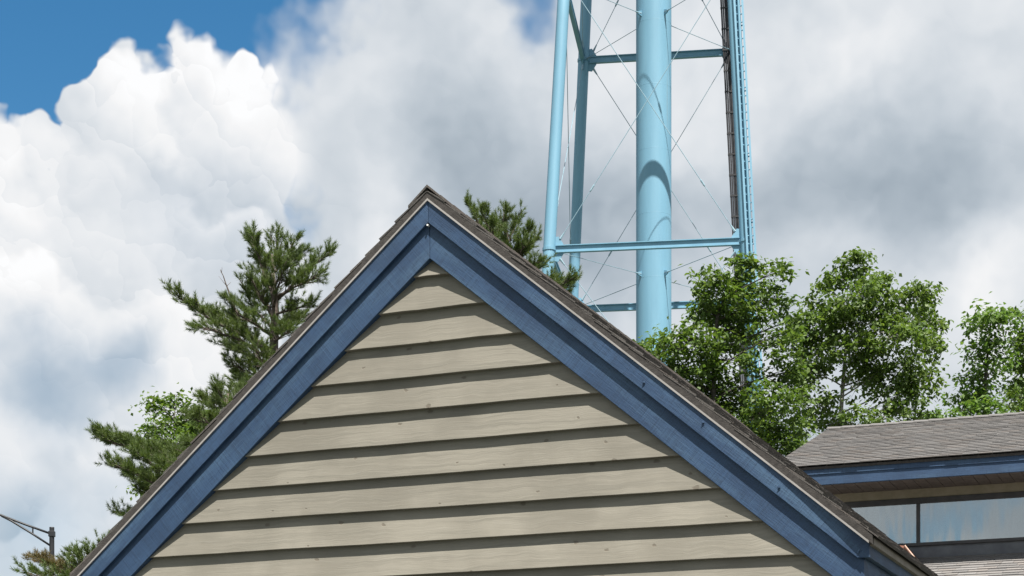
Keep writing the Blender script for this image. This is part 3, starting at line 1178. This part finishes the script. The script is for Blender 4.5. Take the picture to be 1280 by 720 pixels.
def needles_at(base, axis, n_each, length, width):
    """bottle-brush shoots: base (n,3), axis (n,3)"""
    n = len(base)
    b = np.repeat(base, n_each, 0)
    ax = np.repeat(axis, n_each, 0)
    L = np.repeat(length, n_each)[:, None] if np.ndim(length) else length
    m = len(b)
    rad_ = np.cross(ax, rand_unit(m))
    rad_ /= np.linalg.norm(rad_, axis=1, keepdims=True) + 1e-9
    t = rng.uniform(0, 1, m)[:, None]
    ang = rng.uniform(.4, 1.35, m)[:, None] * (1.12 - .5 * t)
    d = ax * np.cos(ang) + rad_ * np.sin(ang)
    d[:, 2] += .10
    st = b + ax * t * .10
    ln = L * rng.uniform(.7, 1.15, m)[:, None]
    sd_ = np.cross(d, rand_unit(m))
    sd_ /= np.linalg.norm(sd_, axis=1, keepdims=True) + 1e-9
    v = np.empty((m, 3, 3))
    v[:, 0] = st + sd_ * width * .5
    v[:, 1] = st - sd_ * width * .5
    v[:, 2] = st + d * ln
    return v.reshape(-1, 3)


def pine(name, label, Y, trunk_px, boughs, group=None, mat='needle', rad=.14, nlen=.078, shoots=1.0, bare=(), each=50, width=.0065, dry=(), low=None):
    """boughs: list of px polylines [(x, y, depth offset), ...] from trunk to tip"""
    base = at(trunk_px[0][0], HZ, Y)
    root = empty(name, (base.x, Y, 0))
    tag(root, label, 'tree', group)
    org = Vector((base.x, Y, 0))
    tp = [Vector((0, 0, 0))] + [at(x, y, Y + dy) - org for x, y, dy in trunk_px]
    rr = [rad * (1 - .88 * (i / (len(tp) - 1))) for i in range(len(tp))]
    MB().tube(tp, rr, 8).build('trunk', 'pine_bark', root, smooth=True)
    if low:
        boughs = list(boughs)
        y0, y1, n, ext = low
        for k in range(n):
            yy = y0 + (y1 - y0) * k / n
            an = k * 2.4
            r_ = ext * random.uniform(.75, 1.1)
            xx = trunk_px[0][0]
            boughs.append([(xx, yy, 0), (xx + math.cos(an) * r_ * .55 * F / Y, yy + 4, math.sin(an) * r_ * .55), (xx + math.cos(an) * r_ * F / Y, yy - 6, math.sin(an) * r_)])
    br = MB()
    sets = {'needle': ([], []), 'needle_dry': ([], [])}
    for bi, bg in enumerate(boughs):
        fat = 1.0
        if isinstance(bg, tuple) and not isinstance(bg[0], (tuple, list)):
            fat = bg[0]
            bg = bg[1]
        pl = [at(x, y, Y + dy) - org for x, y, dy in bg]
        tipv = pl[-1] - pl[-2]
        pl[-1] = pl[-2] + tipv * max(.3, 1 - .13 / tipv.length)       # the outermost needles reach past the twig
        seg = [(b_ - a).length for a, b_ in zip(pl[:-1], pl[1:])]
        tot = sum(seg)

        def along(f_):
            d = f_ * tot
            for (a, b_), L in zip(zip(pl[:-1], pl[1:]), seg):
                if d <= L:
                    return a.lerp(b_, d / L), (b_ - a).normalized()
                d -= L
            return pl[-1], (pl[-1] - pl[-2]).normalized()
        n = 9
        ps = [along(i / (n - 1))[0] + Vector((random.uniform(-1, 1), random.uniform(-1, 1), random.uniform(-1, 1))) * .012 for i in range(n)]
        br.tube(ps, [max(.03 * tot ** .5 * (1 - .85 * i / (n - 1)), .004) for i in range(n)], 6)
        if bi in bare:
            for k in range(9):
                p, d = along(random.uniform(.3, .98))
                e = p + (d * .5 + Vector((random.uniform(-1, 1), random.uniform(-1, 1), random.uniform(-.3, .9))) * .5) * random.uniform(.06, .26)
                br.tube([p, e], [.006, .002], 4)
            continue
        B, A_ = sets['needle_dry' if bi in dry else mat]
        ntw = int(tot * 27 * shoots) + 3
        for k in range(ntw):
            f_ = .22 + .78 * (k + random.random()) / ntw
            p, d = along(min(f_, 1))
            lat = d.cross(Vector((0, 0, 1)))
            if lat.length < .2:
                lat = Vector((random.uniform(-1, 1), random.uniform(-1, 1), 0))
            lat.normalize()
            sgn = random.choice((-1, 1))
            dr = (d * random.uniform(.5, 1.0) + lat * sgn * random.uniform(.2, .9) + Vector((0, 0, random.uniform(-.12, .6)))).normalized()
            L = fat * random.uniform(.12, .42) * (1.15 - .55 * f_)
            e = p + dr * L
            br.tube([p, e], [.008, .003], 4, caps=False)
            for _ in range(random.choice((2, 3, 4))):
                q = p.lerp(e, random.uniform(.25, 1))
                dd = (dr * .9 + Vector((random.uniform(-1, 1), random.uniform(-1, 1), random.uniform(-.25, 1.0))) * .6).normalized()
                q2 = q + dd * random.uniform(.0, .10) * fat
                B.append(q2)
                A_.append(dd)
        p, d = along(1)
        B.append(p)
        A_.append(d)
    tag(br.build('branches', 'pine_bark', root, smooth=True), kind='stuff')
    for mt, (B, A_) in sets.items():
        if B:
            B, A_ = np.array([tuple(v) for v in B]), np.array([tuple(v) for v in A_])
            tag(np_mesh('crown', needles_at(B, A_, each, nlen, width), 3, mt, root), kind='stuff')
    return root


# tall pine left of the gable
pine('pine_tree', 'tall open pine left of the gable, its long bough reaching outward', 30.0,
     [(338, 720, 0), (340, 560, 0), (342, 440, 0), (344, 380, 0), (342, 350, 0), (340, 318, 0)],
     [[(342, 372, 0), (325, 330, .2), (308, 290, .3)], [(342, 360, 0), (322, 318, -.2), (312, 286, -.3)], [(342, 350, 0), (344, 318, .1), (346, 292, .2)],
      [(343, 360, 0), (362, 325, -.3), (364, 296, -.4)], [(344, 378, 0), (372, 350, .2), (394, 330, .3), (418, 314, .4)], [(344, 372, 0), (375, 356, -.4), (402, 342, -.7)],
      [(343, 392, 0), (370, 386, -.3), (390, 380, -.5)], [(343, 402, 0), (362, 400, .4), (384, 396, .7)], [(342, 410, 0), (318, 388, .3), (302, 352, .4)],
      [(340, 445, 0), (305, 420, -.3), (262, 398, -.5), (232, 378, -.6), (210, 365, -.7)], [(340, 440, 0), (300, 408, .3), (270, 398, .5), (245, 386, .7)],
      [(340, 450, 0), (300, 425, -.8), (262, 412, -1.2), (246, 408, -1.4)],
      [(338, 455, 0), (300, 440, .5), (278, 430, .9)], [(340, 420, 0), (320, 405, -.6), (300, 395, -1.0), (284, 372, -1.1)],
      [(340, 480, 0), (310, 465, -.4), (284, 452, -.8)], [(340, 492, 0), (312, 482, .3), (290, 470, .6)], [(341, 430, 0), (352, 420, -.5), (366, 412, -.9)],
      [(340, 470, 0), (326, 452, -.8), (318, 432, -1.2)], [(340, 510, 0), (318, 496, -.6), (300, 486, -1.0)], [(340, 520, 0), (300, 515, .2), (270, 505, .3), (252, 498, .4)],
      [(341, 520, 0), (335, 490, -1.0), (340, 462, -1.4)], [(342, 400, 0), (330, 370, .8), (322, 350, 1.1)],
      [(302, 408, .2), (288, 372, .3), (272, 328, .3)], [(332, 500, 0), (290, 488, 0), (262, 468, .1)],
      [(344, 420, 0), (362, 408, .2), (380, 402, .3)], [(343, 340, 0), (352, 330, .6), (384, 318, .8)],
      [(341, 385, 0), (350, 352, -.5), (356, 322, -.7)], [(341, 400, 0), (326, 372, -.4), (312, 340, -.6)]],
     bare=(22, 23), shoots=.95, low=(770, 900, 10, 1.6))
# broadleaf sapling and the lower pine boughs in front of it
broadleaf('maple_tree', 'bright green leafy tree tucked between pine boughs, left of the gable', 31.5,
          [(262, 720, 0), (255, 620, 0), (238, 560, 0), (215, 522, 0)],
          [(196, 508, 20, 12), (222, 500, 16, 9), (205, 530, 24, 14), (240, 525, 30, 20), (225, 555, 40, 18), (262, 545, 30, 30), (252, 590, 40, 22), (196, 548, 18, 10), (186, 612, 18, 12, .6)],
          leaf='leaf', size=(.10, .062), dens=1.25, rad=.07, cl=.15, depth=.4, per=22)
pine('pine_tree', 'shorter bushy pine with dense drooping boughs below the tall pine', 28.5,
     [(290, 720, 0), (288, 640, 0), (284, 560, 0), (282, 520, 0), (285, 492, 0)],
     [[(286, 590, 0), (240, 585, -.2), (190, 572, -.4), (150, 556, -.5), (116, 545, -.6)], [(286, 585, 0), (245, 570, .3), (200, 568, .4), (150, 552, .5), (125, 548, .6)], [(286, 600, 0), (235, 592, -.8), (200, 588, -1.0), (165, 565, -1.2)],
      [(284, 640, 0), (240, 620, -.3), (195, 606, -.5), (160, 588, -.6), (134, 580, -.6)], [(284, 636, 0), (240, 622, .4), (196, 606, .6), (152, 592, .7)], [(284, 650, 0), (236, 634, .1), (196, 622, .2), (170, 612, .2)],
      [(284, 690, 0), (230, 672, -.2), (180, 655, -.3), (145, 641, -.4)], [(284, 545, 0), (262, 530, -.3), (236, 524, -.5)], [(284, 530, 0), (272, 512, .3), (258, 500, .5)],
      [(284, 560, 0), (262, 552, -.6), (238, 556, -.9)], [(284, 520, 0), (292, 500, .2), (306, 484, .3)], [(284, 575, 0), (268, 560, .6), (246, 566, 1.0)],
      [(284, 512, 0), (278, 498, 0), (270, 488, 0)], [(284, 540, 0), (296, 520, -.3), (310, 505, -.5)]],
     shoots=1.4, nlen=.082, each=50)
pine('pine_tree', 'low pine with orange-brown needles beside the lamp post', 24.0,
     [(120, 720, 0), (112, 704, 0), (108, 690, 0)],
     [[(116, 745, 0), (90, 722, .2), (60, 706, .3), (42, 701, .3)], [(116, 750, 0), (80, 730, -.3), (48, 720, -.4), (30, 716, -.4)],
      [(112, 725, 0), (100, 708, -.2), (90, 696, -.3)], [(112, 725, 0), (108, 704, .2), (96, 690, .3)], [(118, 722, 0), (128, 696, -.2), (134, 682, -.3)], [(116, 728, 0), (100, 714, .4), (84, 704, .5)],
      [(116, 738, 0), (70, 712, 0), (50, 702, 0)], [(120, 718, 0), (138, 690, .3), (146, 676, .3)]],
     shoots=.9, nlen=.06, rad=.06, dry=(0, 6), each=50)
# pine rising behind the ridge
pine('pine_tree', 'pine top with upright candle shoots rising behind the gable ridge', 34.0,
     [(640, 520, 0), (638, 420, 0), (636, 340, 0), (632, 270, 0)],
     [[(634, 330, 0), (606, 295, .2), (584, 252, .3)], [(634, 320, 0), (614, 290, -.2), (600, 262, -.3)], [(633, 310, 0), (630, 285, 0), (630, 258, 0)], [(634, 310, 0), (640, 285, .2), (646, 270, .3)],
      [(636, 330, 0), (652, 305, -.2), (668, 282, -.3)], [(636, 340, 0), (656, 312, .3), (674, 296, .4)], [(636, 350, 0), (648, 320, -.4), (658, 300, -.6)], [(636, 320, 0), (620, 296, .5), (612, 276, .7)],
      [(638, 380, 0), (670, 360, -.2), (700, 356, -.3), (722, 346, -.3)], [(638, 385, 0), (672, 372, .2), (700, 362, .3), (716, 358, .3)], [(638, 370, 0), (660, 345, .4), (680, 330, .6)], [(637, 345, 0), (640, 318, -.4), (638, 290, -.6)],
      [(636, 350, 0), (622, 322, -.5), (612, 300, -.7)], [(638, 400, 0), (690, 380, 0), (712, 372, 0)], [(637, 360, 0), (662, 338, -.6), (676, 322, -.8)], [(638, 372, 0), (680, 358, .1), (690, 345, .1)]],
     shoots=1.0, nlen=.078, rad=.12, each=50, low=(440, 760, 22, 1.5))

broadleaf('leafy_tree', 'dark leafy tree standing in front of the tower leg', 33.0,
          [(898, 720, 0), (894, 600, 0), (892, 480, 0), (896, 400, 0), (912, 352, 0)],
          [(930, 338, 24, 18, 1.1), (884, 350, 24, 18), (972, 340, 16, 16, .8), (912, 376, 44, 26), (878, 388, 26, 22), (952, 378, 36, 24, .8),
           (915, 412, 46, 28), (972, 420, 30, 28, .6), (862, 425, 34, 26), (822, 432, 32, 18), (796, 440, 16, 13), (908, 448, 44, 26, .75), (862, 462, 40, 26), (826, 468, 36, 22),
           (996, 398, 16, 18, .8), (985, 465, 26, 32, .8), (908, 490, 50, 26), (868, 505, 44, 26), (965, 505, 40, 28, .8), (920, 525, 50, 28), (975, 545, 40, 28), (935, 560, 50, 26), (885, 540, 36, 24), (1000, 575, 34, 22), (960, 590, 50, 20)],
          leaf='leaf', dens=.95, per=24, cl=.135, rad=.09, depth=.9)
broadleaf('birch_tree', 'broad birch with a pale trunk growing behind the clerestory roof', 34.5,
          [(1056, 720, .3), (1054, 600, .3), (1050, 530, .3), (1056, 450, .7), (1060, 410, .8), (1068, 375, .6)],
          [(1072, 324, 17, 18, 1.1), (1052, 345, 26, 16), (1030, 352, 12, 12, .8), (1090, 352, 24, 18), (1062, 372, 42, 22), (1112, 378, 28, 22), (1018, 378, 14, 14, .6), (1144, 372, 22, 18, .9), (1166, 368, 14, 11, .9), (1148, 400, 30, 22),
           (1170, 400, 14, 16, .7), (1072, 405, 50, 24), (1025, 412, 32, 24), (1118, 420, 40, 24), (1000, 425, 22, 24, .8), (1162, 436, 20, 26, .8), (1062, 440, 46, 24, .85), (1010, 462, 32, 30), (1110, 456, 40, 28), (1148, 474, 28, 28, .9),
           (1078, 478, 34, 22, .6), (1018, 502, 28, 24, .8), (1120, 496, 32, 22, .9), (1040, 528, 24, 16, .7), (1105, 520, 34, 12, .8), (1070, 520, 22, 14, .5), (996, 520, 22, 26, .7), (1144, 510, 16, 16, .6)],
          leaf='leaf_birch', bark='birch_bark', size=(.098, .070), dens=1.0, per=24, cl=.13, rad=.075, depth=.95, droop=.65)
broadleaf('leafy_tree', 'slender tree with fresh green lower leaves, near the roof ridge', 36.0,
          [(1232, 720, 0), (1230, 560, 0), (1232, 470, 0), (1238, 405, 0)],
          [(1240, 394, 22, 13), (1222, 408, 16, 12), (1256, 400, 14, 14), (1236, 424, 24, 15, .9), (1252, 440, 16, 16, .7), (1222, 442, 18, 16, .7), (1208, 470, 14, 14, .6), (1238, 466, 22, 18, .7), (1216, 494, 30, 18, 1.2), (1205, 512, 22, 12), (1240, 512, 24, 14)],
          leaf='leaf_fresh', size=(.12, .07), dens=1.0, rad=.085, cl=.16, depth=.6)
broadleaf('leafy_tree', 'dark green tree at the roof ridge, beyond the slender tree', 37.5,
          [(1300, 720, 0), (1298, 560, 0), (1296, 450, 0), (1292, 400, 0)],
          [(1276, 450, 20, 15), (1290, 425, 24, 22), (1280, 478, 24, 18), (1272, 500, 18, 18), (1300, 470, 30, 40), (1310, 410, 26, 26), (1292, 510, 36, 18), (1268, 388, 8, 10, .6)],
          leaf='leaf', dens=1.0, rad=.1, cl=.17, depth=.7)
broadleaf('leafy_tree', 'small treetop just peeping over the clerestory roof ridge', 42.0,
          [(1164, 720, 0), (1164, 600, 0), (1165, 530, 0)],
          [(1166, 519, 14, 7, 1.2), (1176, 524, 14, 8), (1156, 526, 12, 8), (1166, 532, 22, 10)],
          leaf='leaf_fresh', size=(.10, .06), dens=1.1, rad=.06, cl=.14, depth=.3)
